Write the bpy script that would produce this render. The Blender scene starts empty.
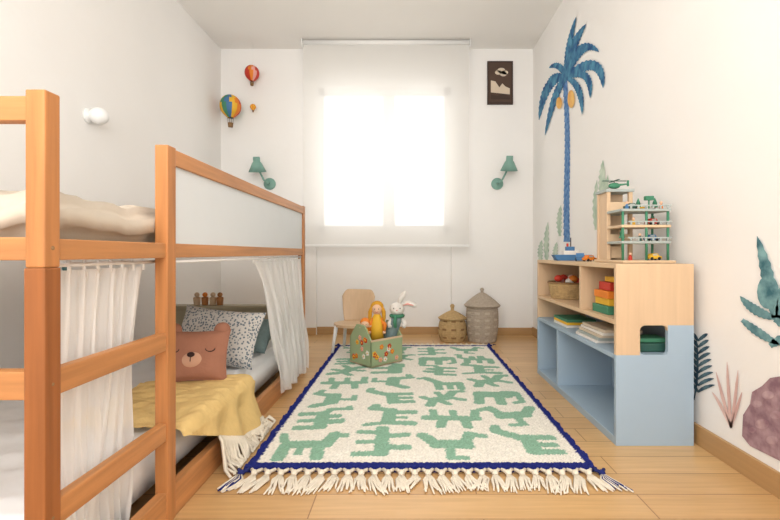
import bpy, bmesh, math, random
import numpy as np
from mathutils import Vector, Matrix, Euler, noise
random.seed(4)
F=436.0; VX=408.0; VY=253.0; CH=0.83
XL=-1.893; XR=1.265; YB=4.41; YF=-1.2; ZC=2.895
def P(px,py,d): return Vector(((px-VX)*d/F, d, CH-(py-VY)*d/F))
def RW(px,py,off=0.004):
    s=(px-VX)/(XR-off); return Vector((XR-off,F/s,CH-(py-VY)/s))
def LW(px,py,off=0.004):
    s=(px-VX)/(XL+off); return Vector((XL+off,F/s,CH-(py-VY)/s))
def lin(c):
    r=[]
    for v in c:
        v=v/255.0
        r.append(v/12.92 if v<=0.04045 else ((v+0.055)/1.055)**2.4)
    return (r[0],r[1],r[2],1.0)
# ---------------- materials
def base(name):
    m=bpy.data.materials.new(name); m.use_nodes=True
    nt=m.node_tree; return m,nt,nt.nodes['Principled BSDF']
def mat(name,col,rough=0.6,var=0.06,scale=8.0,bump=0.0,bscale=80.0,metal=0.0,stretch=None,spec=0.3):
    m,nt,p=base(name); c=lin(col)
    p.inputs['Roughness'].default_value=rough; p.inputs['Metallic'].default_value=metal
    p.inputs['Specular IOR Level'].default_value=spec
    tc=nt.nodes.new('ShaderNodeTexCoord'); mp=nt.nodes.new('ShaderNodeMapping')
    nt.links.new(tc.outputs['Object'],mp.inputs['Vector'])
    if stretch: mp.inputs['Scale'].default_value=stretch
    n=nt.nodes.new('ShaderNodeTexNoise'); n.inputs['Scale'].default_value=scale; n.inputs['Detail'].default_value=4
    nt.links.new(mp.outputs[0],n.inputs['Vector'])
    mx=nt.nodes.new('ShaderNodeMix'); mx.data_type='RGBA'
    mx.inputs[6].default_value=tuple(max(0,v*(1-var*2)) for v in c[:3])+(1,)
    mx.inputs[7].default_value=tuple(min(1,v*(1+var*2)) for v in c[:3])+(1,)
    nt.links.new(n.outputs['Fac'],mx.inputs[0]); nt.links.new(mx.outputs[2],p.inputs['Base Color'])
    if bump>0:
        b=nt.nodes.new('ShaderNodeBump'); b.inputs['Strength'].default_value=bump; b.inputs['Distance'].default_value=0.01
        n2=nt.nodes.new('ShaderNodeTexNoise'); n2.inputs['Scale'].default_value=bscale; n2.inputs['Detail'].default_value=3
        nt.links.new(tc.outputs['Object'],n2.inputs['Vector'])
        nt.links.new(n2.outputs['Fac'],b.inputs['Height']); nt.links.new(b.outputs[0],p.inputs['Normal'])
    return m
def wood(name,col,axis='Y',var=0.16,rough=0.45):
    st={'X':(1.2,22,22),'Y':(22,1.2,22),'Z':(22,22,1.2)}[axis]
    return mat(name,col,rough,var,2.2,0.05,60,stretch=st)
def sheer(name,col,transp=0.3,transl=0.5):
    m,nt,p=base(name); c=lin(col); out=nt.nodes['Material Output']
    nt.nodes.remove(p)
    d=nt.nodes.new('ShaderNodeBsdfDiffuse'); d.inputs[0].default_value=c
    t=nt.nodes.new('ShaderNodeBsdfTranslucent'); t.inputs[0].default_value=c
    tr=nt.nodes.new('ShaderNodeBsdfTransparent')
    m1=nt.nodes.new('ShaderNodeMixShader'); m1.inputs[0].default_value=transl
    m2=nt.nodes.new('ShaderNodeMixShader'); m2.inputs[0].default_value=transp
    tc=nt.nodes.new('ShaderNodeTexCoord'); n=nt.nodes.new('ShaderNodeTexNoise'); n.inputs['Scale'].default_value=90
    b=nt.nodes.new('ShaderNodeBump'); b.inputs['Strength'].default_value=0.1; b.inputs['Distance'].default_value=0.002
    nt.links.new(tc.outputs['Object'],n.inputs['Vector']); nt.links.new(n.outputs['Fac'],b.inputs['Height'])
    nt.links.new(b.outputs[0],d.inputs['Normal'])
    nt.links.new(d.outputs[0],m1.inputs[1]); nt.links.new(t.outputs[0],m1.inputs[2])
    nt.links.new(m1.outputs[0],m2.inputs[1]); nt.links.new(tr.outputs[0],m2.inputs[2])
    nt.links.new(m2.outputs[0],out.inputs['Surface'])
    return m
WALL=mat('wall_plaster',(241,239,236),0.9,0.012,3,0.08,25)
CEIL=mat('ceiling_plaster',(239,237,233),0.9,0.01,2)
WHITE=mat('white_paint',(238,238,236),0.5,0.01)
pc=(190,132,82)
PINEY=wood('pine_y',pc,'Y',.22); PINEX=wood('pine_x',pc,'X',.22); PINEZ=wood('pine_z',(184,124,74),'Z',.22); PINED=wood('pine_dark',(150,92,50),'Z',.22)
PLYX=wood('ply_x',(216,188,154),'X',0.05); PLYY=wood('ply_y',(212,182,146),'Y',0.06); PLYZ=wood('ply_z',(212,182,148),'Z',0.06)
OAKX=wood('oak_trim_x',(182,144,98),'X',0.08); OAKY=wood('oak_trim_y',(182,144,98),'Y',0.08)
BLUE=mat('blue_lacquer',(162,182,198),0.5,0.02)
PANEL=mat('bed_panel_white',(218,222,224),0.5,0.012)
SHEET=mat('white_cotton',(236,236,236),0.9,0.03,6,0.3,14)
BEIGE=mat('beige_linen',(196,184,168),0.9,0.07,5,0.5,12)
GREYW=wood('grey_wood',(176,162,134),'X',0.1)
YEL=mat('mustard_blanket',(226,194,130),0.95,0.08,14,0.4,60)
CREAM=mat('cream_wool',(226,216,198),0.95,0.08,30,0.3,80)
NAVY=mat('navy_wool',(38,46,108),0.95,0.1,40,0.3,80)
GREENL=mat('lamp_green',(124,164,152),0.4,0.02)
DARK=mat('dark_thread',(60,40,36),0.8,0.02)
BEAR=mat('bear_fabric',(164,114,92),0.95,0.06,20,0.2,90)
BEARL=mat('bear_muzzle',(200,156,130),0.95,0.04,20)
TEAL=mat('teal_fabric',(122,142,142),0.9,0.12,60)
RED=mat('toy_red',(196,60,44),0.5,0.05); ORANGE=mat('toy_orange',(226,130,46),0.6,0.05); YELLOW=mat('toy_yellow',(230,180,56),0.6,0.05)
TGREEN=mat('toy_green',(70,132,102),0.6,0.05); TBLUE=mat('toy_blue',(70,116,160),0.5,0.05); DGREEN=mat('toy_dark_green',(50,88,78),0.5,0.05)
GREY=mat('toy_grey',(166,174,170),0.5,0.04); MINT=mat('mint_board',(160,176,136),0.6,0.05); PINK=mat('pink_felt',(228,164,154),0.9,0.04)
PLUSH=mat('white_plush',(230,224,216),0.95,0.03,30,0.2,100); SKIN=mat('doll_skin',(230,188,156),0.9,0.03)
DOLLH=mat('doll_hair',(206,150,48),0.95,0.12,30,0.4,80); BLACK=mat('black_bead',(24,22,22),0.3,0.02)
WICK=mat('wicker_golden',(184,154,108),0.8,0.18,50,0.5,120); WICKG=mat('wicker_grey',(172,158,142),0.85,0.14,60,0.5,140); WICKD=mat('wicker_dark',(140,108,74),0.8,0.15,50)
WICKW=mat('wicker_light',(188,175,158),0.85,0.1,60,0.4,120)
FRAMEB=mat('frame_brown',(66,50,42),0.5,0.06); PICB=mat('print_brown',(84,66,56),0.8,0.1,8); PICL=mat('print_cream',(212,196,174),0.8,0.06)
CHAIRF=wood('chair_birch',(212,182,148),'Z',0.05)
def dots():
    m,nt,p=base('dotted_cotton'); p.inputs['Roughness'].default_value=0.95
    tc=nt.nodes.new('ShaderNodeTexCoord'); v=nt.nodes.new('ShaderNodeTexVoronoi'); v.inputs['Scale'].default_value=84
    r=nt.nodes.new('ShaderNodeValToRGB'); r.color_ramp.elements[0].position=0.34; r.color_ramp.elements[0].color=lin((100,112,122))
    r.color_ramp.elements[1].position=0.48; r.color_ramp.elements[1].color=lin((200,196,190))
    nt.links.new(tc.outputs['Object'],v.inputs['Vector']); nt.links.new(v.outputs['Distance'],r.inputs[0]); nt.links.new(r.outputs[0],p.inputs['Base Color'])
    return m
DOTS=dots()
def paint(name,c1,c2,sc=14):
    m,nt,p=base(name); p.inputs['Roughness'].default_value=0.9
    tc=nt.nodes.new('ShaderNodeTexCoord'); n=nt.nodes.new('ShaderNodeTexNoise'); n.inputs['Scale'].default_value=sc; n.inputs['Detail'].default_value=5
    r=nt.nodes.new('ShaderNodeValToRGB'); r.color_ramp.elements[0].position=0.35; r.color_ramp.elements[0].color=lin(c1)
    r.color_ramp.elements[1].position=0.65; r.color_ramp.elements[1].color=lin(c2)
    nt.links.new(tc.outputs['Object'],n.inputs['Vector']); nt.links.new(n.outputs['Fac'],r.inputs[0]); nt.links.new(r.outputs[0],p.inputs['Base Color'])
    return m
PBLUE=paint('paint_palm_blue',(24,76,128),(84,148,178)); PTRUNK=paint('paint_trunk',(56,104,164),(116,156,200),30)
PGREEN=paint('paint_pale_green',(164,188,168),(204,216,200)); PTEAL=paint('paint_teal',(52,100,112),(130,172,176),18)
PPURP=paint('paint_purple',(132,100,112),(178,148,154),20); PPINK=paint('paint_pink',(206,166,160),(224,194,186)); PORA=paint('paint_orange',(222,160,80),(240,196,120))
PMAUVE=paint('paint_mauve',(144,108,120),(192,164,168),20)
PDK=paint('paint_dark_leaf',(36,66,86),(86,116,126),20)
def floor_mat():
    m,nt,p=base('oak_parquet'); p.inputs['Roughness'].default_value=0.3
    tc=nt.nodes.new('ShaderNodeTexCoord')
    br=nt.nodes.new('ShaderNodeTexBrick'); br.inputs['Scale'].default_value=1.0
    br.inputs['Brick Width'].default_value=1.1; br.inputs['Row Height'].default_value=0.14; br.inputs['Mortar Size'].default_value=0.002
    br.inputs['Color1'].default_value=lin((216,178,126)); br.inputs['Color2'].default_value=lin((202,160,108)); br.inputs['Mortar'].default_value=lin((150,110,68))
    br.inputs['Bias'].default_value=0.0
    nt.links.new(tc.outputs['Object'],br.inputs['Vector'])
    mp=nt.nodes.new('ShaderNodeMapping'); mp.inputs['Scale'].default_value=(1.5,30,1)
    n=nt.nodes.new('ShaderNodeTexNoise'); n.inputs['Scale'].default_value=2.5; n.inputs['Detail'].default_value=6
    cr=nt.nodes.new('ShaderNodeValToRGB'); cr.color_ramp.elements[0].position=.35; cr.color_ramp.elements[0].color=(.74,.70,.65,1); cr.color_ramp.elements[1].position=.65
    nt.links.new(tc.outputs['Object'],mp.inputs[0]); nt.links.new(mp.outputs[0],n.inputs['Vector']); nt.links.new(n.outputs['Fac'],cr.inputs[0])
    mx=nt.nodes.new('ShaderNodeMix'); mx.data_type='RGBA'; mx.blend_type='MULTIPLY'; mx.inputs[0].default_value=0.5
    nt.links.new(br.outputs['Color'],mx.inputs[6]); nt.links.new(cr.outputs[0],mx.inputs[7]); nt.links.new(mx.outputs[2],p.inputs['Base Color'])
    return m
# ---------------- builder
class B:
    def __init__(s,name): s.name=name; s.bm=bmesh.new(); s.mats=[]
    def mi(s,m):
        if m not in s.mats: s.mats.append(m)
        return s.mats.index(m)
    def add(s,t,m,mtx=None,smooth=False):
        i=s.mi(m)
        for f in t.faces:
            f.material_index=i; f.smooth=smooth
        if mtx is not None: t.transform(mtx)
        me=bpy.data.meshes.new('t'); t.to_mesh(me); t.free(); s.bm.from_mesh(me); bpy.data.meshes.remove(me)
    def box(s,x0,x1,y0,y1,z0,z1,m,bev=0.003,mtx=None):
        t=bmesh.new(); bmesh.ops.create_cube(t,size=1)
        for v in t.verts: v.co=Vector(((x0+x1)/2+v.co.x*(x1-x0),(y0+y1)/2+v.co.y*(y1-y0),(z0+z1)/2+v.co.z*(z1-z0)))
        if bev>0: bmesh.ops.bevel(t,geom=t.edges[:],offset=bev,segments=2,affect='EDGES',profile=0.6)
        s.add(t,m,mtx)
    def sph(s,c,r,m,rot=(0,0,0),mtx=None,seg=20):
        if not hasattr(r,'__len__'): r=(r,r,r)
        t=bmesh.new(); bmesh.ops.create_uvsphere(t,u_segments=seg,v_segments=seg//2+2,radius=1)
        M=Matrix.Translation(c)@Euler(rot).to_matrix().to_4x4()@Matrix.Diagonal((r[0],r[1],r[2],1))
        if mtx is not None: M=mtx@M
        s.add(t,m,M,True)
    def lathe(s,prof,c,m,seg=32,mtx=None,matf=None,smooth=True):
        t=bmesh.new(); rings=[]
        for (r,z) in prof:
            rings.append([t.verts.new((r*math.cos(2*math.pi*i/seg),r*math.sin(2*math.pi*i/seg),z)) for i in range(seg)])
        M=Matrix.Translation(c)
        if mtx is not None: M=M@mtx
        for a in range(len(rings)-1):
            for i in range(seg):
                j=(i+1)%seg; f=t.faces.new((rings[a][i],rings[a][j],rings[a+1][j],rings[a+1][i])); f.smooth=smooth
                f.material_index=s.mi(matf(a,i)) if matf else s.mi(m)
        t.transform(M); me=bpy.data.meshes.new('t'); t.to_mesh(me); t.free(); s.bm.from_mesh(me); bpy.data.meshes.remove(me)
    def tube(s,pts,r,m,seg=8,mtx=None):
        pts=[Vector(p) for p in pts]; n=len(pts)
        if not hasattr(r,'__len__'): r=[r]*n
        t=bmesh.new(); rings=[]; prev=None
        for k in range(n):
            d=(pts[min(k+1,n-1)]-pts[max(k-1,0)]).normalized()
            if prev is None:
                up=Vector((0,0,1)) if abs(d.z)<0.9 else Vector((1,0,0)); a=d.cross(up).normalized()
            else:
                a=(prev-d*prev.dot(d)).normalized()
            prev=a; b=d.cross(a)
            rings.append([t.verts.new(pts[k]+(a*math.cos(2*math.pi*i/seg)+b*math.sin(2*math.pi*i/seg))*r[k]) for i in range(seg)])
        for k in range(n-1):
            for i in range(seg):
                j=(i+1)%seg; t.faces.new((rings[k][i],rings[k][j],rings[k+1][j],rings[k+1][i]))
        t.faces.new(rings[0][::-1]); t.faces.new(rings[-1])
        s.add(t,m,mtx,True)
    def prism(s,poly,depth,m,mtx=None,bev=0):
        t=bmesh.new(); v=[t.verts.new((p[0],p[1],0)) for p in poly]; f=t.faces.new(v)
        if depth>0:
            r=bmesh.ops.extrude_face_region(t,geom=[f])
            for e in r['geom']:
                if isinstance(e,bmesh.types.BMVert): e.co.z+=depth
        if len(poly)>4: bmesh.ops.triangulate(t,faces=t.faces[:],quad_method='BEAUTY',ngon_method='EAR_CLIP')
        bmesh.ops.recalc_face_normals(t,faces=t.faces[:])
        s.add(t,m,mtx)
    def face3(s,pts,m):
        t=bmesh.new(); f=t.faces.new([t.verts.new(p) for p in pts])
        if len(pts)>4: bmesh.ops.triangulate(t,faces=[f],ngon_method='EAR_CLIP')
        s.add(t,m)
    def surf(s,fn,nu,nv,m):
        t=bmesh.new(); g=[[t.verts.new(fn(i/nu,j/nv)) for j in range(nv+1)] for i in range(nu+1)]
        for i in range(nu):
            for j in range(nv): t.faces.new((g[i][j],g[i+1][j],g[i+1][j+1],g[i][j+1]))
        s.add(t,m,None,True)
    def pillow(s,w,h,th,m,mtx,n=22,wr=0.006):
        for sg in (1,-1):
            def fn(u,v):
                a=u*2-1; b=v*2-1
                k=max(0,(1-a**4)*(1-b**4))**0.5
                x=a*w/2*(1-0.08*(1-b*b)*abs(a)); y=b*h/2*(1-0.08*(1-a*a)*abs(b))
                z=sg*k*th/2+wr*noise.noise(Vector((x*14,y*14,sg)))*k
                return mtx@Vector((x,y,z))
            s.surf(fn,n,n,m)
    def done(s,solid=0,weld=False):
        if weld: bmesh.ops.remove_doubles(s.bm,verts=s.bm.verts[:],dist=0.0004)
        me=bpy.data.meshes.new(s.name)
        xs=[v.co for v in s.bm.verts]
        c=Vector(((min(p.x for p in xs)+max(p.x for p in xs))/2,(min(p.y for p in xs)+max(p.y for p in xs))/2,min(p.z for p in xs)))
        s.bm.transform(Matrix.Translation(-c))
        s.bm.to_mesh(me); s.bm.free()
        for m in s.mats: me.materials.append(m)
        o=bpy.data.objects.new(s.name,me); o.location=c; bpy.context.scene.collection.objects.link(o)
        if solid:
            md=o.modifiers.new('thick','SOLIDIFY'); md.thickness=solid; md.offset=0
        return o
def T(x,y,z): return Matrix.Translation((x,y,z))
def R(x=0,y=0,z=0): return Euler((math.radians(x),math.radians(y),math.radians(z))).to_matrix().to_4x4()

# ---------------- room
b=B('floor'); b.box(XL-.1,XR+.1,YF,YB+.35,-0.1,0,floor_mat(),0); b.done()
b=B('ceiling'); b.box(XL-.1,XR+.1,YF,YB+.35,ZC,ZC+.1,CEIL,0); b.done()
b=B('wall_left'); b.box(XL-.1,XL,YF,YB+.35,0,ZC,WALL,0); b.done()
b=B('wall_right'); b.box(XR,XR+.1,YF,YB+.35,0,ZC,WALL,0); b.done()
wx0,wx1,wz0,wz1=-.93,.44,1.03,2.52
b=B('wall_back')
b.box(XL,wx0,YB,YB+.3,0,ZC,WALL,0); b.box(wx1,XR,YB,YB+.3,0,ZC,WALL,0); b.box(wx0,wx1,YB,YB+.3,wz1,ZC,WALL,0)
b.box(wx0,wx1,YB+.06,YB+.3,0,wz0,WALL,0); b.done()
b=B('baseboard_back'); b.box(XL,wx0,YB-.014,YB,0,.075,OAKX,.002); b.box(wx1,XR,YB-.014,YB,0,.075,OAKX,.002); b.box(wx0,wx1,YB+.046,YB+.06,0,.075,OAKX,.002); b.done()
b=B('baseboard_right'); b.box(XR-.014,XR,YF,YB-.014,0,.085,OAKY,.002); b.done()
b=B('baseboard_left'); b.box(XL,XL+.014,YF,YB-.014,0,.085,OAKY,.002); b.done()
b=B('window_1')
fy0,fy1=YB+.06,YB+.12
b.box(wx0,wx1,fy0,fy1,wz0,wz0+.08,WHITE); b.box(wx0,wx1,fy0,fy1,wz1-.08,wz1,WHITE)
b.box(wx0,wx0+.07,fy0,fy1,wz0,wz1,WHITE); b.box(wx1-.07,wx1,fy0,fy1,wz0,wz1,WHITE)
mx=(wx0+wx1)/2+.05; b.box(mx-.06,mx+.06,fy0-.01,fy1,wz0,wz1,WHITE); b.box(wx0,wx1,YB+.12,YB+.28,wz0-.0,wz0+.025,WHITE)
b.done()
SH=sheer('blind_fabric',(234,232,228),0.21,0.36)
b=B('roller_blind')
yb=4.22; bx0,bx1=(303-VX)*yb/F,(469-VX)*yb/F
b.surf(lambda u,v: Vector((bx0+(bx1-bx0)*u, yb+.004*math.sin(u*9)*v, 2.86-(2.86-.905)*v)),24,30,SH)
b.tube([(bx0,yb,ZC-.03),(bx1,yb,ZC-.03)],.022,WHITE,14)
b.box(bx0-.005,bx1+.005,yb-.012,yb+.012,.888,.912,WHITE,.004)
for xx in (bx0-.01,bx1+.004): b.box(xx,xx+.008,yb-.03,yb+.03,ZC-.07,ZC,WHITE,.001)
b.done()
# ---------------- bunk bed
b=B('loft_bed')
X1=-.73; X0=-1.76; Y0=.876; Y1=3.10
def post(x0,y0,z1=1.16,w=.04,l=.044,m=PINEZ): b.box(x0,x0+w,y0,y0+l,0,z1,m,.004)
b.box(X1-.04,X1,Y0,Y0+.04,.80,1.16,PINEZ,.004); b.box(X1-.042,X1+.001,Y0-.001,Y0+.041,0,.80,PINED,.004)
post(X1-.04,1.325,1.16,.04,.048); post(X1-.04,Y1-.048,1.16,.04,.048)
for y in (Y0,Y1-.044): post(X0,y,1.16)
b.box(X1-.034,X1-.006,Y0+.04,Y1-.04,.815,.86,PINEY)
b.box(X1-.036,X1-.002,1.37,Y1-.04,1.105,1.155,PINEY)
b.box(X1-.024,X1-.012,1.37,Y1-.04,.858,1.107,PANEL,0)
for zc in (.56,.285): b.box(X1-.03,X1-.004,Y0+.04,1.327,zc-.028,zc+.028,PINEY,.005)
b.box(X1-.034,X1-.004,Y0+.04,Y1-.04,0.0,.10,PINEY)
b.box(X0+.004,X0+.034,Y0+.04,Y1-.04,.815,.86,PINEY); b.box(X0+.004,X0+.034,Y0+.04,Y1-.04,0,.10,PINEY)
for z0,z1 in ((1.098,1.148),(.815,.862),(.532,.59),(.0,.1)): b.box(X0+.03,X1-.03,Y0+.004,Y0+.034,z0,z1,PINEX)
for z0,z1 in ((1.098,1.148),(.815,.862),(.0,.1)): b.box(X0+.03,X1-.03,Y1-.036,Y1-.008,z0,z1,PINEX)
b.box(X0+.04,X1-.04,Y1-.028,Y1-.018,.86,1.1,PANEL,0)
b.box(X0+.04,X1-.04,Y1-.03,Y1-.01,.12,.46,GREYW,.003); b.box(X0+.04,X1-.04,Y1-.11,Y1-.01,.45,.468,GREYW,.003)
for k in range(13):
    y=Y0+.1+k*.165; b.box(X0+.03,X1-.03,y,y+.07,.835,.85,PLYX,.002)
for z in (.56,.285,.84): b.sph((X1,Y0+.02,z),(.002,.0045,.0045),WICKD,seg=10)
b.tube([(X1-.02,1.37,.803),(X1-.02,Y1-.05,.803)],.005,WHITE); b.tube([(X1-.055,Y0+.05,.803),(X1-.055,1.4,.803)],.005,WHITE)
b.done()
def mattress(name,x0,x1,y0,y1,z0,z1,m,seed,amp=.013):
    b=B(name); t=bmesh.new(); bmesh.ops.create_cube(t,size=1)
    for v in t.verts: v.co=Vector(((x0+x1)/2+v.co.x*(x1-x0),(y0+y1)/2+v.co.y*(y1-y0),(z0+z1)/2+v.co.z*(z1-z0)))
    bmesh.ops.bevel(t,geom=t.edges[:],offset=.035,segments=3,affect='EDGES')
    bmesh.ops.subdivide_edges(t,edges=[e for e in t.edges if e.calc_length()>.2],cuts=60,use_grid_fill=True)
    for v in t.verts:
        if v.co.z>z0+.03:
            x,y,z=v.co
            n=noise.noise(Vector((x*7,y*9,seed)))+.5*noise.noise(Vector((x*20,y*14,seed+z*8)))+.7*(1-2*abs(noise.noise(Vector((x*5+y*4,y*9-x*5,seed+3)))))
            v.co.z+=n*amp-.4*amp
    b.add(t,m,None,True); return b.done()
mattress('mattress',-1.71,-.772,.925,3.04,.853,.965,BEIGE,1,.018)
mattress('mattress',-1.715,-.81,.925,2.975,.06,.245,SHEET,7,.011)
CUR=sheer('curtain_voile',(250,249,247),.24,.4)
def curtain(name,ya,yb_,ya2,yb2,ztop,zbot,folds,amp,x,x2,ph=0):
    b=B(name)
    def fn(u,v):
        k=v**.7; y=(ya+(yb_-ya)*u)*(1-k)+(ya2+(yb2-ya2)*u)*k
        a=amp*(.5+.7*v)
        w=math.sin(u*folds*2*math.pi+ph+1.8*math.sin(v*3+u*5))+.6*math.sin(u*folds*3.1+v*5)
        return Vector((x+(x2-x)*min(1,v*1.3)+a*w*.75+.004*math.sin(u*folds*5.3*math.pi),y+a*.7*math.cos(u*folds*2*math.pi+v*3)+.022*v*math.sin(v*7+u*9),ztop-(ztop-zbot)*v+.018*v*math.sin(u*folds*2)))
    b.surf(fn,int(folds*16),40,CUR)
    for i in range(int(folds)+1):
        u=i/folds; p=fn(u,0); b.tube([(x,p.y,ztop-.01),(x-.0,p.y,ztop+.022)],.004,WHITE,6)
    b.done()
curtain('bed_curtain',2.10,3.03,2.42,2.97,.79,.05,11,.018,-.75,-.70)
curtain('bed_curtain',.96,1.29,.95,1.21,.79,.04,7,.012,-.786,-.79,1)
# pillows
b=B('bear_cushion'); M=T(-.955,1.96,.368)@R(72,0,8)
b.pillow(.29,.235,.11,BEAR,M)
for sx in (-1,1): b.sph((sx*.105,.115,0),(.036,.034,.022),BEAR,mtx=M)
b.sph((0,-.02,.045),(.05,.038,.018),BEARL,mtx=M); b.sph((0,.0,.064),(.016,.011,.006),DARK,mtx=M)
b.tube([M@Vector((0,-.01,.064)),M@Vector((0,-.03,.064))],.002,DARK,5)
for sx in (-1,1):
    b.tube([M@Vector((sx*.075+.02*math.cos(a),.025+.013*math.sin(a),.052)) for a in [math.pi+math.pi*i/8 for i in range(9)]],.0024,DARK,5)
b.done(weld=True)
b=B('dotted_pillow'); b.pillow(.44,.30,.13,DOTS,T(-.98,2.25,.40)@R(64,5,-4)); b.done(weld=True)
b=B('teal_pillow'); b.pillow(.30,.22,.1,TEAL,T(-.93,2.55,.35)@R(50,0,-15)); b.done(weld=True)
# blanket
b=B('knitted_blanket')
def bl(u,v):
    hang=.02+.20*min(1,u*1.5)
    L=.40+hang; s_=v*L
    y=1.40+u*(.50+.20*v)
    wz=.014*noise.noise(Vector((u*6,v*5,2)))+.010*noise.noise(Vector((u*20,v*14,5)))
    xe=-.735; r=.03
    if s_<.38: x=xe-.41+s_; z=.268+wz
    else:
        q=s_-.38
        if q<r*1.57: a=q/r; x=xe-.03+r*math.sin(a)+.012; z=.268-r*(1-math.cos(a))+wz
        else: x=xe+.022+.016*math.sin(u*22+v*2)*min(1,(q-.047)*12)+.2*max(0,q-.12); z=.268-r-(q-r*1.57)
    return Vector((x,y,max(z,.022)))
b.surf(bl,80,60,YEL)
for k in range(60):
    u=.32+.68*k/59; p=bl(u,1.0)
    ex=min(p.x+.05+.08*random.random(),-.648); ey=p.y-.04+.09*random.random()
    pts=[p,p+Vector((.012,0,-.02)),Vector((p.x+.03,(p.y+ey)/2,.02+.02*random.random())),Vector((ex,ey,.010)),Vector((ex+.008*random.random(),ey-.04*random.random(),.008))]
    b.tube(pts,[.006,.007,.007,.006,.003],CREAM,5)
b.done()
b=B('wooden_cups')
for i,px in enumerate((197,205,213,220)):
    d=3.03; x=(px-VX)*d/F; b.lathe([(0,0),(.02,0),(.024,.05),(.02,.055),(.017,.01),(0,.01)],(x,d,.469),(PLYZ,PINEZ)[i%2],16)
    b.sph((x,d,.54),(.017,.017,.017),(PLYZ,ORANGE,PLYZ,PINEZ)[i],seg=12)
b.done()
# ---------------- rug : chunky stylised animals drawn as strokes
AN={
'dog':[(.22,.5,.72,.5,.11),(.18,.5,.16,.1,.085),(.64,.45,.66,.1,.085),(.40,.4,.40,.22,.05),(.74,.52,.82,.82,.09),(.82,.82,.96,.78,.075),(.16,.55,.06,.84,.06)],
'gir':[(.16,.42,.55,.42,.11),(.14,.42,.14,.08,.08),(.36,.38,.36,.1,.07),(.60,.42,.60,.08,.08),(.56,.48,.82,.84,.085),(.82,.86,.97,.82,.07)],
'ele':[(.24,.58,.66,.58,.16),(.18,.5,.16,.1,.09),(.56,.42,.56,.1,.09),(.74,.66,.82,.66,.15),(.93,.62,.95,.25,.06),(.95,.22,.82,.14,.055)],
'cro':[(.1,.5,.9,.5,.095),(.1,.52,.08,.84,.07),(.28,.45,.26,.16,.075),(.64,.45,.68,.16,.075),(.45,.56,.46,.82,.06),(.78,.56,.80,.82,.065)],
'bir':[(.3,.5,.65,.5,.13),(.45,.4,.45,.1,.06),(.45,.1,.64,.1,.055),(.66,.55,.76,.86,.08),(.76,.86,.94,.8,.065),(.26,.5,.06,.78,.08)],
'cam':[(.2,.42,.7,.42,.10),(.34,.52,.36,.70,.09),(.58,.52,.58,.66,.08),(.14,.42,.14,.08,.08),(.42,.36,.42,.1,.065),(.72,.40,.72,.08,.08),(.76,.46,.9,.55,.065),(.9,.55,.9,.86,.065),(.92,.88,.98,.86,.055)],
'liz':[(.12,.25,.4,.32,.09),(.4,.32,.55,.6,.11),(.55,.6,.88,.72,.09),(.42,.28,.56,.10,.065),(.40,.42,.18,.60,.065),(.60,.50,.84,.40,.065),(.54,.68,.42,.9,.065),(.9,.74,.95,.92,.07)]}
rx0,rx1,ry0,ry1=-.625,.725,1.65,3.85
NX,NY=250,400
xs=np.linspace(rx0,rx1,NX+1); ys=np.linspace(ry0,ry1,NY+1)
GX,GY=np.meshgrid(xs,ys,indexing='ij')
rng=np.random.RandomState(3)
def seg(x,y,x0,y0,x1,y1,r0):
    dx,dy=x1-x0,y1-y0; t=np.clip(((x-x0)*dx+(y-y0)*dy)/(dx*dx+dy*dy+1e-9),0,1)
    ax=np.abs(x-x0-t*dx); ay=np.abs(y-y0-t*dy); return (ax**3+ay**3)**(1/3)<r0
green=np.zeros(GX.shape,bool)
jx=GX+rng.normal(0,.0018,GX.shape); jy=GY+rng.normal(0,.0018,GX.shape)
names=['dog','liz','cro','ele','bir','cam','gir']; nr,nc=7,4
W=(rx1-rx0-.12)/nc; H=(ry1-ry0-.14)/nr
for r in range(nr):
    for c in range(nc):
        a=AN[names[(r*5+c*2+(r//2))%7]]; q=(r*3+c*2+(r*c)%3)%4
        cx=rx0+.06+(c+.5)*W+(.010 if r%2 else -.010); cy=ry0+.085+(r+.5)*H+(.02 if c%2 else -.02)
        an=random.uniform(-.14,.14)+(0,0,math.pi/2,-math.pi/2)[q]
        k=.292*random.uniform(.98,1.05); fl=-1 if q%2 else 1
        ca_,sa_=math.cos(an),math.sin(an)
        lx=((jx-cx)*ca_+(jy-cy)*sa_)/k*fl+.5; ly=(-(jx-cx)*sa_+(jy-cy)*ca_)/k+.5
        for s5 in a: green|=seg(lx,ly,*s5[:4],s5[4]*1.1)
edge=np.minimum(np.minimum(GX-rx0,rx1-GX),np.minimum(GY-ry0,ry1-GY))
je=edge+rng.normal(0,.002,GX.shape)
green&=je>.055
border=(je<.036)|((GY-ry0)<.048)
hgt=.014+rng.uniform(-.0028,.0028,GX.shape)+np.where(green,-.001,0)+np.where(border,.002,0)
hgt=np.where(edge<1e-6,.001,hgt)
wob=.004*np.sin(GY*40)+.003*np.sin(GY*97)
PX=GX+np.where(edge<.03,wob,0); PY=GY+np.where(edge<.03,.004*np.sin(GX*45),0)
co=np.stack([PX-.05,PY-2.75,hgt],-1).reshape(-1,3)
def idx(i,j): return i*(NY+1)+j
I,J=np.meshgrid(np.arange(NX),np.arange(NY),indexing='ij'); I=I.ravel();J=J.ravel()
faces=np.stack([idx(I,J),idx(I+1,J),idx(I+1,J+1),idx(I,J+1)],-1)
me=bpy.data.meshes.new('area_rug'); me.from_pydata(co.tolist(),[],faces.tolist())
col=np.zeros(GX.shape+(4,)); cc=np.array(lin((226,221,210))); cg=np.array(lin((136,174,151))); cn=np.array(lin((36,44,112)))
col[...]=cc; col[green]=cg; col[border]=cn; col[...,:3]*=(1+rng.normal(0,.07,GX.shape))[...,None]; col=np.clip(col,0,1); col[...,3]=1
ca=me.color_attributes.new('Col','FLOAT_COLOR','POINT'); ca.data.foreach_set('color',col.reshape(-1))
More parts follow.
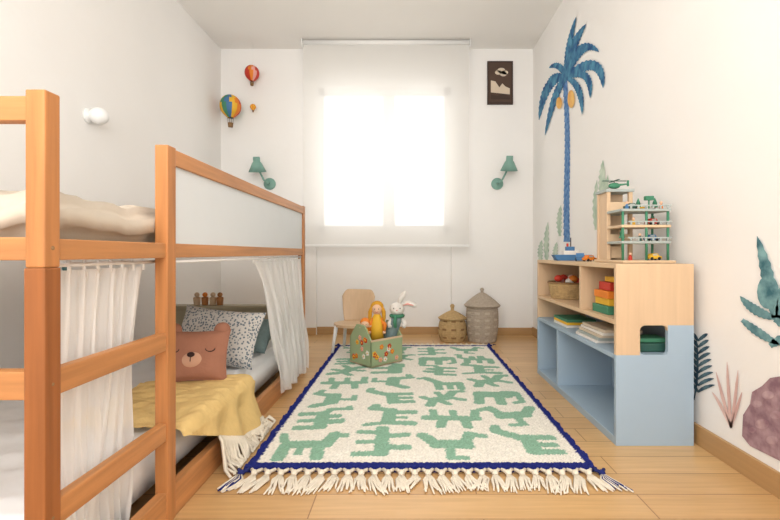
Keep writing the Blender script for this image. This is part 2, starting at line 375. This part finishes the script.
rm,nt,p=base('rug_pile'); p.inputs['Roughness'].default_value=.95; p.inputs['Specular IOR Level'].default_value=.1
at=nt.nodes.new('ShaderNodeAttribute'); at.attribute_name='Col'; nt.links.new(at.outputs['Color'],p.inputs['Base Color'])
me.materials.append(rm); rug=bpy.data.objects.new('area_rug',me); rug.location=(.05,2.75,0); bpy.context.scene.collection.objects.link(rug)
b=B('rug_fringe')
n=28
for end in (0,1):
    yy=ry0 if end==0 else ry1; sg=-1 if end==0 else 1
    for k in range(n):
        x=rx0+.005+(rx1-rx0-.01)*k/(n-1); m=CREAM
        L=.045 if end else .095+.03*random.random(); dx=random.uniform(-.035,.035)
        ends=k in(0,n-1)
        for w_ in (-1,1): b.tube([(x+w_*.020,yy+sg*.002,.012),(x+w_*.009,yy+sg*.016,.013),(x,yy+sg*.030,.013)],.0068,NAVY if ends else m,6)
        b.sph((x,yy+sg*.032,.014),(.013,.014,.012),NAVY if ends else m,seg=8)
        for q in range(9):
            a=(q-4)*.0055+random.uniform(-.004,.004); c=random.uniform(-.014,.014)
            b.tube([(x,yy+sg*.032,.012),(x+a*.8,yy+sg*(.032+L*.35),.009),(x+a+dx*.6+c*.4,yy+sg*(.032+L*.7),.007),(x+a*1.3+dx+c,yy+sg*(.032+L*random.uniform(.85,1.1)),.006)],[.0046,.0046,.0042,.0024],NAVY if ends and q%2 else m,5)
bpy.context.view_layer.update()
o=b.done(); o.parent=rug; o.matrix_parent_inverse=rug.matrix_world.inverted()
# ---------------- shelf unit
b=B('toy_shelf')
sx0,sx1=.895,1.23; sy0,sy1=1.875,3.02; H_=.783; t_=.02
b.box(sx0,sx1,sy0,sy0+t_,.518,H_,PLYZ,.002); b.box(sx0,.998,sy0,sy0+t_,.39,.519,PLYZ,.001); b.box(1.118,sx1,sy0,sy0+t_,.39,.519,BLUE,.001); b.box(sx0,sx1,sy0,sy0+t_,0,.391,BLUE,.002)
def fil(cx,cz,qx,qz,m,r=.022):
    poly=[(0,0)]+[(r-r*math.sin(a),r-r*math.cos(a)) for a in [math.pi/2*i/6 for i in range(7)]]
    M=Matrix(((qx,0,0,cx),(0,0,1,sy0+.0005),(0,qz,0,cz),(0,0,0,1))); b.prism(poly,t_-.001,m,M)
fil(.998,.39,1,1,BLUE); fil(1.118,.39,-1,1,BLUE); fil(.998,.518,1,-1,PLYZ); fil(1.118,.518,-1,-1,PLYZ)
b.box(sx0,sx1,sy1-t_,sy1,.38,H_,PLYZ,.002); b.box(sx0,sx1,sy1-t_,sy1,0,.38,BLUE,.002)
b.box(sx0,sx1,sy0+t_,sy1-t_,H_-t_,H_,PLYY,.002)
b.box(sx0,sx1,sy0+t_,sy1-t_,.52,.54,PLYY,.002)
b.box(sx0,sx1,sy0+t_,sy1-t_,.37,.39,BLUE,.002); b.box(sx0,sx1,sy0+t_,sy1-t_,.0,.035,BLUE,.002)
b.box(sx0+.004,sx1,2.27,2.29,.54,H_-t_,PLYZ,.001); b.box(sx0+.004,sx1,2.62,2.64,.035,.37,BLUE,.001)
b.box(sx1-.008,sx1-.001,sy0+t_,sy1-t_,.53,H_-t_,PLYY,0); b.box(sx1-.008,sx1-.001,sy0+t_,sy1-t_,.03,.53,BLUE,0)
b.done()
def coil(r0f,h,n=9,k=6,amp=.003):
    return [(r0f(i/(n*k))+amp*abs(math.sin(math.pi*i/k)),h*i/(n*k)) for i in range(n*k+1)]
b=B('wicker_tray_basket'); bc=(1.03,2.80,.541)
b.lathe([(0,0.001)]+coil(lambda t:.105+.018*t,.10,8)+[(.118,.095),(.095,.01),(0,.01)],bc,WICK,36)
b.lathe([(.122+.007*math.cos(a),.10+.007*math.sin(a)) for a in [2*math.pi*i/8 for i in range(9)]],bc,WICKD,36)
for q in range(11):
    a=q*.7; b.sph((bc[0]+.05*math.cos(a)*(1+q%3)/2,bc[1]+.06*math.sin(a),.65+.018*(q%2)),(.028,.022,.022),(RED,PLUSH,ORANGE,RED,PINK)[q%5],seg=12)
b.done()
b=B('toy_boxes')
b.box(.93,1.15,2.03,2.2,.541,.58,TGREEN); b.box(.94,1.13,2.04,2.19,.581,.615,YELLOW); b.box(.93,1.14,2.03,2.18,.616,.65,ORANGE); b.box(.95,1.12,2.05,2.17,.651,.69,RED); b.box(.97,1.1,2.06,2.15,.691,.715,YELLOW); b.done()
b=B('picture_books')
for i,m in enumerate((PLUSH,GREY,PICL,PLUSH,PICL)): b.box(.915+.006*i,1.12,2.12-.01*i,2.38-.008*i,.391+i*.014,.404+i*.014,m,.001)
for i,m in enumerate((PLUSH,YELLOW,TGREEN)): b.box(.93,1.1,2.55,2.78,.391+i*.016,.406+i*.016,m,.001)
b.done()
b=B('green_toy_box'); b.box(1.0,1.17,1.93,2.05,.391,.43,DGREEN,.006); b.box(1.02,1.16,1.94,2.04,.431,.45,TGREEN,.006); b.done()
b=B('toy_boat')
cx,cy,z=1.0,2.68,.784
b.prism([(-.09,0),(.09,0),(.12,.035),(-.11,.035)],.06,TBLUE,T(cx,cy+.03,z)@R(90,0,0)); b.box(cx-.05,cx+.04,cy-.02,cy+.02,z+.035,z+.06,PLUSH); b.box(cx-.03,cx+.02,cy-.015,cy+.015,z+.06,z+.085,TBLUE)
b.tube([(cx,cy,z+.08),(cx,cy,z+.14)],.003,DARK); b.tube([(cx-.02,cy,z+.08),(cx-.02,cy,z+.105)],.007,RED); b.done()
def car(name,c,m,rz=0,s=1,m2=GREY):
    b=B(name); M=T(*c)@R(0,0,rz)@Matrix.Scale(s,4)
    b.prism([(-.04,.008),(.04,.008),(.042,.02),(.025,.024),(.014,.038),(-.018,.038),(-.03,.024),(-.042,.022)],.034,m,M@T(0,.017,0)@R(90,0,0))
    b.box(-.016,.012,-.0175,.0175,.026,.035,m2,.001,M)
    for sx in (-.024,.024):
        for sy in (-.017,.017): b.lathe([(0,-.003),(.009,-.003),(.009,.003),(0,.003)],(0,0,0),BLACK,12,M@T(sx,sy,.009)@R(90,0,0))
    b.done()
car('toy_car',(.97,2.46,.784),TBLUE,70,1.2)
car('toy_car',(.99,2.38,.784),ORANGE,20,.9)
b=B('toy_parking_garage')
z=.784
b.box(.98,1.225,1.99,2.30,z,z+.012,PLYX)
for (x,y) in ((1.0,2.18),(1.11,2.18),(1.0,2.28),(1.11,2.28)): b.box(x-.009,x+.009,y-.009,y+.009,z+.012,z+.36,PLYZ,.001)
b.box(.995,1.115,2.27,2.285,z+.012,z+.35,PLYZ,.001); b.box(.995,1.009,2.18,2.28,z+.012,z+.35,PLYZ,.001)
b.box(.985,1.125,2.165,2.295,z+.35,z+.365,GREY,.002)
b.box(1.0,1.12,2.172,2.18,z+.255,z+.30,PLYX,.002); b.box(1.0,1.12,2.172,2.18,z+.10,z+.14,PLYX,.002)
b.box(1.02,1.08,2.19,2.26,z+.02,z+.08,PLYX,.002)
for zz,m in ((.09,GREY),(.165,PLYX),(.24,GREY)):
    b.box(.99,1.22,2.02,2.17,z+zz,z+zz+.012,m,.002)
    b.box(1.01,1.1,2.17,2.27,z+zz,z+zz+.012,m,.002)
    for k in range(6): b.box(1.03+k*.034,1.038+k*.034,2.018,2.022,z+zz+.012,z+zz+.028,GREY,0)
    b.box(1.02,1.22,2.017,2.023,z+zz+.024,z+zz+.03,GREY,0)
for (x,y) in ((1.0,2.03),(1.21,2.03),(1.21,2.16),(1.11,2.03)): b.tube([(x,y,z+.01),(x,y,z+.25)],.006,TGREEN,8)
b.prism([(0,0),(.12,.0),(.12,.008)],.05,GREY,T(1.06,2.16,z+.178)@R(90,0,0))
b.tube([(1.16,2.1,z+.25),(1.16,2.1,z+.31)],.004,TGREEN); b.box(1.14,1.18,2.09,2.11,z+.30,z+.32,TGREEN,.002)
b.lathe([(0,0),(.02,0),(.02,.006),(0,.006)],(1.1,2.05,z+.255),YELLOW,14)
for (x,y,zz) in ((1.20,2.12,.252),(1.13,2.14,.252),(1.20,2.14,.177),(1.03,2.10,.102)):
    b.tube([(x,y,z+zz),(x,y,z+zz+.02)],.003,WICKD,6); b.lathe([(.014,0),(.009,.018),(.011,.018),(.006,.034),(.0005,.048)],(x,y,z+zz+.016),TGREEN,12)
for (x,y,zz,m) in ((1.03,2.05,.252,TBLUE),(1.19,2.05,.252,ORANGE),(1.06,2.05,.177,YELLOW),(1.05,2.06,.012,RED),(1.09,2.05,.102,DGREEN)):
    b.lathe([(.009,0),(.008,.016),(.004,.024),(.0005,.025)],(x,y,z+zz),m,12); b.sph((x,y,z+zz+.03),.007,SKIN,seg=10)
b.done()
b=B('toy_helicopter'); hz=z+.366
b.sph((1.05,2.22,hz+.022),(.03,.016,.016),TGREEN); b.tube([(1.07,2.22,hz+.026),(1.12,2.22,hz+.032)],[.006,.003],TGREEN); b.box(1.115,1.125,2.218,2.222,hz+.02,hz+.05,TGREEN,0)
b.tube([(1.05,2.22,hz+.034),(1.05,2.22,hz+.046)],.002,DARK); b.box(.99,1.11,2.215,2.225,hz+.045,hz+.048,DGREEN,0); b.box(1.045,1.055,2.17,2.27,hz+.045,hz+.048,DGREEN,0)
for y in (2.21,2.23): b.tube([(1.02,y,hz+.003),(1.08,y,hz+.003)],.002,DARK,6); b.tube([(1.05,y,hz+.003),(1.05,y,hz+.012)],.0015,DARK,6)
b.done()
car('toy_car',(1.16,2.07,z+.178),RED,10,.8); car('toy_car',(1.16,2.08,z+.103),TBLUE,5,.8); car('toy_car',(1.07,2.09,z+.253),DGREEN,5,.8)
car('toy_car',(1.16,2.06,z+.013),YELLOW,8,.8)
# ---------------- baskets with lids
b=B('lidded_wicker_basket')
c=(.70,4.12,0)
b.lathe([(0,.002)]+coil(lambda t:.128+.022*math.sin(t*math.pi*.8),.33,16,6,.004),c,WICKG,40,matf=lambda a,i:(WICKW if (a//6)%3==1 and (i//2)%2 else WICKG))
b.lathe([(.162,.325),(.165,.335)]+[(.160*(1-t)**.8+.012+.003*abs(math.sin(t*30)),.338+.12*t) for t in [i/24 for i in range(25)]]+[(.014,.47),(.02,.485),(.012,.5),(0,.502)],c,WICKG,40)
b.done()
b=B('lidded_wicker_basket')
c=(.42,4.13,0)
b.lathe([(0,.002)]+coil(lambda t:.11+.022*math.sin(t*math.pi),.21,11,6,.004),c,WICK,36,matf=lambda a,i:(WICKD if (a//6)%4==2 and (i//2)%2 else WICK))
b.lathe([(.128,.205),(.13,.215)]+[(.125*(1-t)**.8+.012+.003*abs(math.sin(t*24)),.217+.07*t) for t in [i/20 for i in range(21)]]+[(.016,.31),(.022,.33),(.012,.345),(0,.347)],c,WICK,36)
b.done()
# ---------------- kid chair
b=B('kids_chair'); M=T(-.465,3.64,.019)@R(0,0,-14)
def back(u,v):
    a=(u-.5)*1.7; w=.20*(.70+.30*v**.6)
    e=abs(u-.5)*2
    top=.495-.06*max(0,e-.6)**2/.16; z=.22+(top-.22)*v
    return M@Vector((w*math.sin(a),.13-.09*(1-math.cos(a))+.05*v,z))
b.surf(back,24,12,CHAIRF)
b.prism([(.15*math.cos(t),.15*math.sin(t)) for t in [2*math.pi*i/28 for i in range(28)]],.016,CHAIRF,M@T(0,0,.21))
for (x,y) in ((-.1,-.1),(.1,-.1),(-.1,.1),(.1,.1)): b.tube([M@Vector((x,y,.215)),M@Vector((x*1.25,y*1.25,0))],[.013,.009],WHITE,10)
o=b.done(); md=o.modifiers.new('s','SOLIDIFY'); md.thickness=.008; md.offset=0
# ---------------- toy box
b=B('toy_storage_box'); zb=.019; M=T(-.262,3.07,zb)@R(0,0,43)
L,Wd=.30,.25
b.box(0,L,0,Wd,0,.012,PLYX,.001,M)
b.box(0,L,0,.012,0,.19,MINT,.002,M); b.box(0,L,Wd-.012,Wd,0,.19,MINT,.002,M)
for xx in (0,L-.012):
    b.prism([(0,0),(Wd,0),(Wd,.19),(Wd*.68,.29),(Wd*.32,.29),(0,.19)],.012,MINT,M@T(xx,0,0)@Matrix(((0,0,1,0),(1,0,0,0),(0,1,0,0),(0,0,0,1))))
b.tube([M@Vector((.0,Wd/2,.27)),M@Vector((L,Wd/2,.27))],.008,PLYX,10)
b.box(0,L,-.003,0,.18,.195,PLYX,.001,M)
random.seed(9)
for k in range(11):
    u=.03+random.random()*(L-.06); w_=.03+random.random()*.13; m=(RED,YELLOW,PLUSH,ORANGE,PINK)[k%5]
    for q in range(5): b.sph((u+.012*math.cos(q*1.257),-.002,w_+.012*math.sin(q*1.257)),(.008,.003,.008),m,mtx=M,seg=8)
    b.sph((u,-.004,w_),(.006,.003,.006),YELLOW if m!=YELLOW else RED,mtx=M,seg=8)
    u=.03+random.random()*(Wd-.06); w_=.03+random.random()*.18
    for q in range(5): b.sph((-.002,u+.012*math.cos(q*1.257),w_+.012*math.sin(q*1.257)),(.003,.008,.008),m,mtx=M,seg=8)
    b.sph((-.004,u,w_),(.003,.006,.006),YELLOW if m!=YELLOW else RED,mtx=M,seg=8)
b.done()
b=B('rag_doll'); h=P(377,309,3.24)
b.sph(h,(.04,.038,.045),SKIN); b.sph(h+Vector((0,.014,.012)),(.05,.042,.048),DOLLH)
for sx in (-1,1):
    b.tube([h+Vector((sx*.036,0,.015)),h+Vector((sx*.05,-.01,-.02)),h+Vector((sx*.052,-.012,-.07)),h+Vector((sx*.045,-.01,-.11))],[.014,.016,.014,.006],DOLLH)
    b.sph(h+Vector((sx*.014,-.037,.004)),.004,BLACK,seg=8)
    b.tube([h+Vector((sx*.03,0,-.07)),h+Vector((sx*.06,-.01,-.12)),h+Vector((sx*.055,-.015,-.16))],[.02,.016,.012],ORANGE); b.sph(h+Vector((sx*.055,-.015,-.17)),.014,SKIN,seg=10)
b.tube([h+Vector((-.012,-.036,-.016)),h+Vector((0,-.039,-.02)),h+Vector((.012,-.036,-.016))],.0018,RED,5)
b.tube([h+Vector((0,0,-.03)),h+Vector((0,0,-.06)),h+Vector((0,0,-.13)),h+Vector((0,.0,-.22))],[.018,.035,.045,.05],YELLOW,14)
for sx in (-1,1): b.tube([h+Vector((sx*.025,0,-.2)),h+Vector((sx*.025,0,-.36))],[.02,.016],ORANGE,10)
b.done()
b=B('knitted_doll'); h=P(365,324,3.20)
b.sph(h,(.032,.03,.034),SKIN); b.sph(h+Vector((0,.008,.012)),(.036,.032,.034),ORANGE); b.tube([h+Vector((0,0,-.02)),h+Vector((0,0,-.06)),h+Vector((0,.01,-.14)),h+Vector((0,.02,-.24))],[.015,.03,.04,.035],YELLOW,12)
for sx in (-1,1): b.sph(h+Vector((sx*.011,-.029,.0)),.003,BLACK,seg=8)
b.done()
b=B('plush_rabbit'); h=P(397,309,3.29)
b.sph(h,(.056,.048,.05),PLUSH); b.sph(h+Vector((0,-.034,-.012)),(.03,.022,.022),PLUSH); b.sph(h+Vector((0,-.056,-.004)),(.007,.005,.005),PINK,seg=8)
for sx in (-1,1): b.sph(h+Vector((sx*.024,-.043,.010)),.0045,BLACK,seg=8)
b.tube([h+Vector((.012,0,.035)),h+Vector((.03,0,.085)),h+Vector((.055,-.005,.115)),h+Vector((.06,-.01,.135))],[.012,.022,.018,.006],PLUSH,10)
b.tube([h+Vector((.035,0,.03)),h+Vector((.08,-.01,.045)),h+Vector((.13,-.02,.03)),h+Vector((.15,-.02,.02))],[.012,.022,.018,.006],PLUSH,10)
b.tube([h+Vector((.045,-.014,.03)),h+Vector((.08,-.026,.042)),h+Vector((.125,-.034,.03))],[.004,.010,.004],PINK,8)
lean=Vector((-.05,.03,0))
b.tube([h+Vector((0,0,-.035)),h+Vector((0,0,-.06)),h+lean*.5+Vector((0,0,-.12)),h+lean+Vector((0,0,-.2)),h+lean+Vector((0,0,-.37))],[.025,.042,.05,.05,.03],TEAL,14)
b.tube([h+Vector((.045*math.cos(a),.04*math.sin(a),-.05)) for a in [i*math.pi/6 for i in range(13)]],.014,TGREEN,8)
b.tube([h+Vector((-.01,-.045,-.05)),h+Vector((-.015,-.06,-.09)),h+Vector((-.01,-.06,-.13))],[.012,.014,.012],TGREEN,8)
for sx in (-1,1): b.tube([h+Vector((sx*.035,0,-.07)),h+Vector((sx*.06,-.02,-.11)),h+Vector((sx*.05,-.04,-.13))],[.018,.016,.014],PLUSH,10)
b.done()
# ---------------- wall things
def sconce(mx_,mz,hx,hz_,s=1):
    b=B('wall_sconce')
    b.lathe([(0,0),(.06*s,0),(.06*s,.012),(.05*s,.02),(0,.02)],(mx_,YB,mz),GREENL,28,R(90,0,0))
    b.tube([(mx_,YB-.02,mz),(mx_,YB-.09,mz+.0),(mx_+(hx-mx_)*.3,YB-.11,mz+.02),(hx,YB-.13,hz_-.01)],.009,GREENL,10)
    b.sph((mx_,YB-.09,mz),.016,GREENL)
    b.lathe([(0,.09),(.03,.09),(.034,.08),(.034,.045),(.045,.03),(.085,-.055),(.081,-.055),(.04,.03),(0,.04)],(hx,YB-.14,hz_),GREENL,28,R(14,0,0))
    b.sph((hx,YB-.15,hz_-.02),(.03,.03,.035),WHITE); b.done()
s=98.8
def BW(px,py): return ((px-VX)/s, CH-(py-VY)/s)
a=BW(270,184); c=BW(262,169); sconce(a[0],a[1],c[0],c[1])
a=BW(497,184); c=BW(506,168); sconce(a[0],a[1],c[0],c[1])
b=B('wall_lamp'); c=P(97,116,2.58)
b.lathe([(0,0),(.045,0),(.045,.015),(.02,.02),(.018,.04)],(XL,c.y,c.z),WHITE,24,R(0,90,0)); b.sph((XL+.065,c.y,c.z),.05,WHITE,seg=28); b.done()
b=B('framed_print'); x0,z1=BW(487,62); x1,z0=BW(512.5,105)
b.box(x0,x1,YB-.022,YB,z0,z1,FRAMEB,.002); b.box(x0+.02,x1-.02,YB-.024,YB-.02,z0+.02,z1-.02,PICB,0)
xc=(x0+x1)/2; zc=(z0+z1)/2
MX=lambda x,z:Matrix(((1,0,0,x),(0,0,-1,YB-.0245),(0,1,0,z),(0,0,0,1)))
for (dx,dz,r) in ((-.02,.10,.028),(.01,.12,.034),(.045,.10,.028),(.03,.085,.03)): b.prism([(r*1.2*math.cos(t),r*.8*math.sin(t)) for t in [2*math.pi*i/14 for i in range(14)]],.001,PICL,MX(xc+dx,zc+dz))
b.prism([(-.095,-.06),(.095,-.08),(.095,-.02),(.05,.0),(.02,.03),(-.01,-.01),(-.05,.05),(-.095,.06)],.001,PICL,MX(xc,zc-.04))
b.prism([(-.095,0),(.095,0),(.095,.03),(.03,.055),(-.03,.035),(-.095,.05)],.0015,FRAMEB,MX(xc,zc-.17))
b.done()
def balloon(c,r,cols,bz):
    b=B('hot_air_balloon_toy'); seg=24
    prof=[(r*math.sin(t),r*math.cos(t)*1.08) for t in [math.pi*i/20*.78 for i in range(21)]]; prof[0]=(0.0005,prof[0][1]); prof+= [(r*.28,-r*1.15)]
    b.lathe(prof,c,None,seg,matf=lambda a,i:cols[((i//2)+(1 if 7<a<12 and i%2 else 0))%len(cols)])
    z=c[2]-r*bz
    b.lathe([(0,0),(r*.22,0),(r*.26,r*.4),(r*.2,r*.4),(0,r*.1)],(c[0],c[1],z),WICKD,14)
    for a in range(4): b.tube([(c[0]+r*.25*math.cos(a*1.57),c[1]+r*.25*math.sin(a*1.57),z+r*.38),(c[0]+r*.27*math.cos(a*1.57),c[1]+r*.27*math.sin(a*1.57),c[2]-r*1.12)],.0015,DARK,5)
    b.tube([(c[0],c[1],c[2]+r*1.05),(c[0],c[1],ZC)],.0007,WHITE,5); b.done()
balloon(P(252,73,4.3),.07,[RED,ORANGE,PINK,RED],1.75)
balloon(P(230.5,106,4.25),.10,[RED,YELLOW,TGREEN,TBLUE,YELLOW,ORANGE],2.05)
balloon(P(253,107,4.32),.028,[YELLOW,ORANGE],1.8)
# ---------------- mural right wall
def frond(b,pts,w,m,wall=RW,teeth=14,off=.004,jag=.45):
    (x0,y0),(x1,y1),(x2,y2)=pts; up=[];dn=[]; n=teeth*2
    for i in range(n+1):
        t=i/n; x=(1-t)**2*x0+2*t*(1-t)*x1+t*t*x2; y=(1-t)**2*y0+2*t*(1-t)*y1+t*t*y2
        dx=2*(1-t)*(x1-x0)+2*t*(x2-x1); dy=2*(1-t)*(y1-y0)+2*t*(y2-y1); l=math.hypot(dx,dy)+1e-6
        ww=w*(math.sin(math.pi*min(1,t*.9+.1))**.7)*((1-jag) if i%2 else 1)*.5+.15
        up.append((x-dy/l*ww,y+dx/l*ww)); dn.append((x+dy/l*ww,y-dx/l*ww))
    for i in range(n):
        b.face3([wall(*up[i],off),wall(*up[i+1],off),wall(*dn[i+1],off),wall(*dn[i],off)],m)
def blob(b,pts,m,wall=RW,off=.003): b.face3([wall(*p,off) for p in pts],m)
def ell(b,cx,cy,rx,ry,m,wall=RW,off=.005,n=16): blob(b,[(cx+rx*math.cos(2*math.pi*i/n),cy+ry*math.sin(2*math.pi*i/n)) for i in range(n)],m,wall,off)
b=B('palm_tree_mural')
for i in range(26):
    y=78+i*6.3; w0=2.3+.035*i; cxx=565+1.2*math.sin(i*.2)+ (i*.12)
    blob(b,[(cxx-w0*.85,y),(cxx+w0*.85,y),(cxx+w0*1.1,y+6.3),(cxx-w0*1.1,y+6.3)],PTRUNK)
C=(566,78)
k=0
for e,cp,w in (((539,120),(545,74),9),((546,98),(550,70),8),((549,68),(560,60),7),((586,24),(568,48),9),((599,52),(580,34),10),((603,88),(602,48),11),((590,98),(592,64),8),((545,135),(556,84),7),((582,114),(582,82),7),((576,17),(566,50),6)):
    frond(b,[C,cp,e],w,PBLUE,off=.004+.0004*k,jag=.22); k+=1
ell(b,559,103,3.0,6,PORA,off=.009); ell(b,571,99,3.6,9,PORA,off=.0095)
b.done()
b=B('cactus_plant_mural')
for (x,y0,y1) in ((547,262,222),(560,236,205),(556,262,242),(602,200,160),(596,230,180),(607,215,175),(541,262,240)):
    frond(b,[(x,y0),(x-2,(y0+y1)/2),(x+1,y1)],6,PGREEN,teeth=7,off=.003)
frond(b,[(612,262),(606,230),(603,160)],9,PGREEN,teeth=12,off=.0035)
b.done()
b=B('underwater_plants_mural')
frond(b,[(694,400),(700,370),(696,335)],2,PDK,teeth=3,jag=0)
for i in range(9):
    y=392-i*6.4; frond(b,[(698,y),(705,y-6),(715-i*.9,y-7)],3.6,PDK,teeth=4,jag=.1,off=.0035)
    frond(b,[(698,y),(695,y-5),(692,y-9)],3,PDK,teeth=4,jag=.1,off=.0035)
for e,cp in (((716,372),(722,395)),((727,362),(728,390)),((738,370),(736,395)),((742,392),(738,405)),((712,392),(720,402))): frond(b,[(731,428),cp,e],3,PPINK,teeth=4,jag=.1,off=.0035)
blob(b,[(742,436),(743,415),(750,404),(752,392),(762,386),(770,378),(782,376),(800,384),(815,400),(820,478),(790,466),(770,456),(750,446)],PPURP)
for (x,y,r) in ((757,404,5),(768,395,6),(762,424,7),(776,415,6),(772,440,6),(752,430,4)): ell(b,x,y,r,r*.7,PMAUVE,off=.005)
for pts,w in (([(775,318),(770,280),(757,236)],14),([(775,318),(752,312),(740,296)],10),([(778,318),(790,280),(800,240)],16),([(775,318),(800,330),(825,330)],18),([(770,346),(790,330),(812,350)],12),([(742,320),(760,335),(780,345)],9)):
    frond(b,pts,w,PTEAL,teeth=9,off=.004,jag=.2)
ell(b,768,292,11,17,PTEAL,off=.005)
b.done()
b=B('leaf_mural')
for pts in ([(70,300),(66,280),(64,262)],[(72,300),(80,285),(86,268)],[(72,300),(95,285),(108,276)]): frond(b,pts,10,PTEAL,LW,6)
b.done()
# ---------------- light
sc=bpy.context.scene
w=bpy.data.worlds.new('world'); sc.world=w; w.use_nodes=True; bg=w.node_tree.nodes['Background']; bg.inputs[0].default_value=(1,.985,.965,1); bg.inputs[1].default_value=1.8
def area(name,loc,rot,sx,sy,e,col=(1,1,1)):
    l=bpy.data.lights.new(name,'AREA'); l.shape='RECTANGLE'; l.size=sx; l.size_y=sy; l.energy=e; l.color=col
    o=bpy.data.objects.new(name,l); o.location=loc; o.rotation_euler=[math.radians(v) for v in rot]; sc.collection.objects.link(o); return o
area('window_daylight',((wx0+wx1)/2,YB+.9,1.9),(-90,0,0),2.2,2.2,19,(1,.985,.965))
area('added_fill_high',(-.2,-.6,2.7),(35,0,0),2.2,1.2,30,(1,.985,.96))  # added fill light up behind the camera, not a fixture of the room
area('added_fill_up',(-.3,-.7,1.5),(150,0,0),1.6,1.0,36,(1,.985,.96))  # added upward bounce light to brighten the ceiling, no lamp stands there
cam=bpy.data.cameras.new('camera'); cam.sensor_width=36; cam.lens=36*F/780; cam.shift_x=-18/780; cam.shift_y=-7/780; cam.clip_start=.05
co=bpy.data.objects.new('camera',cam); co.location=(0,0,CH); co.rotation_euler=(math.pi/2,0,0); sc.collection.objects.link(co); sc.camera=co
sc.view_settings.view_transform='Standard'; sc.view_settings.look='None'; sc.view_settings.exposure=0.34
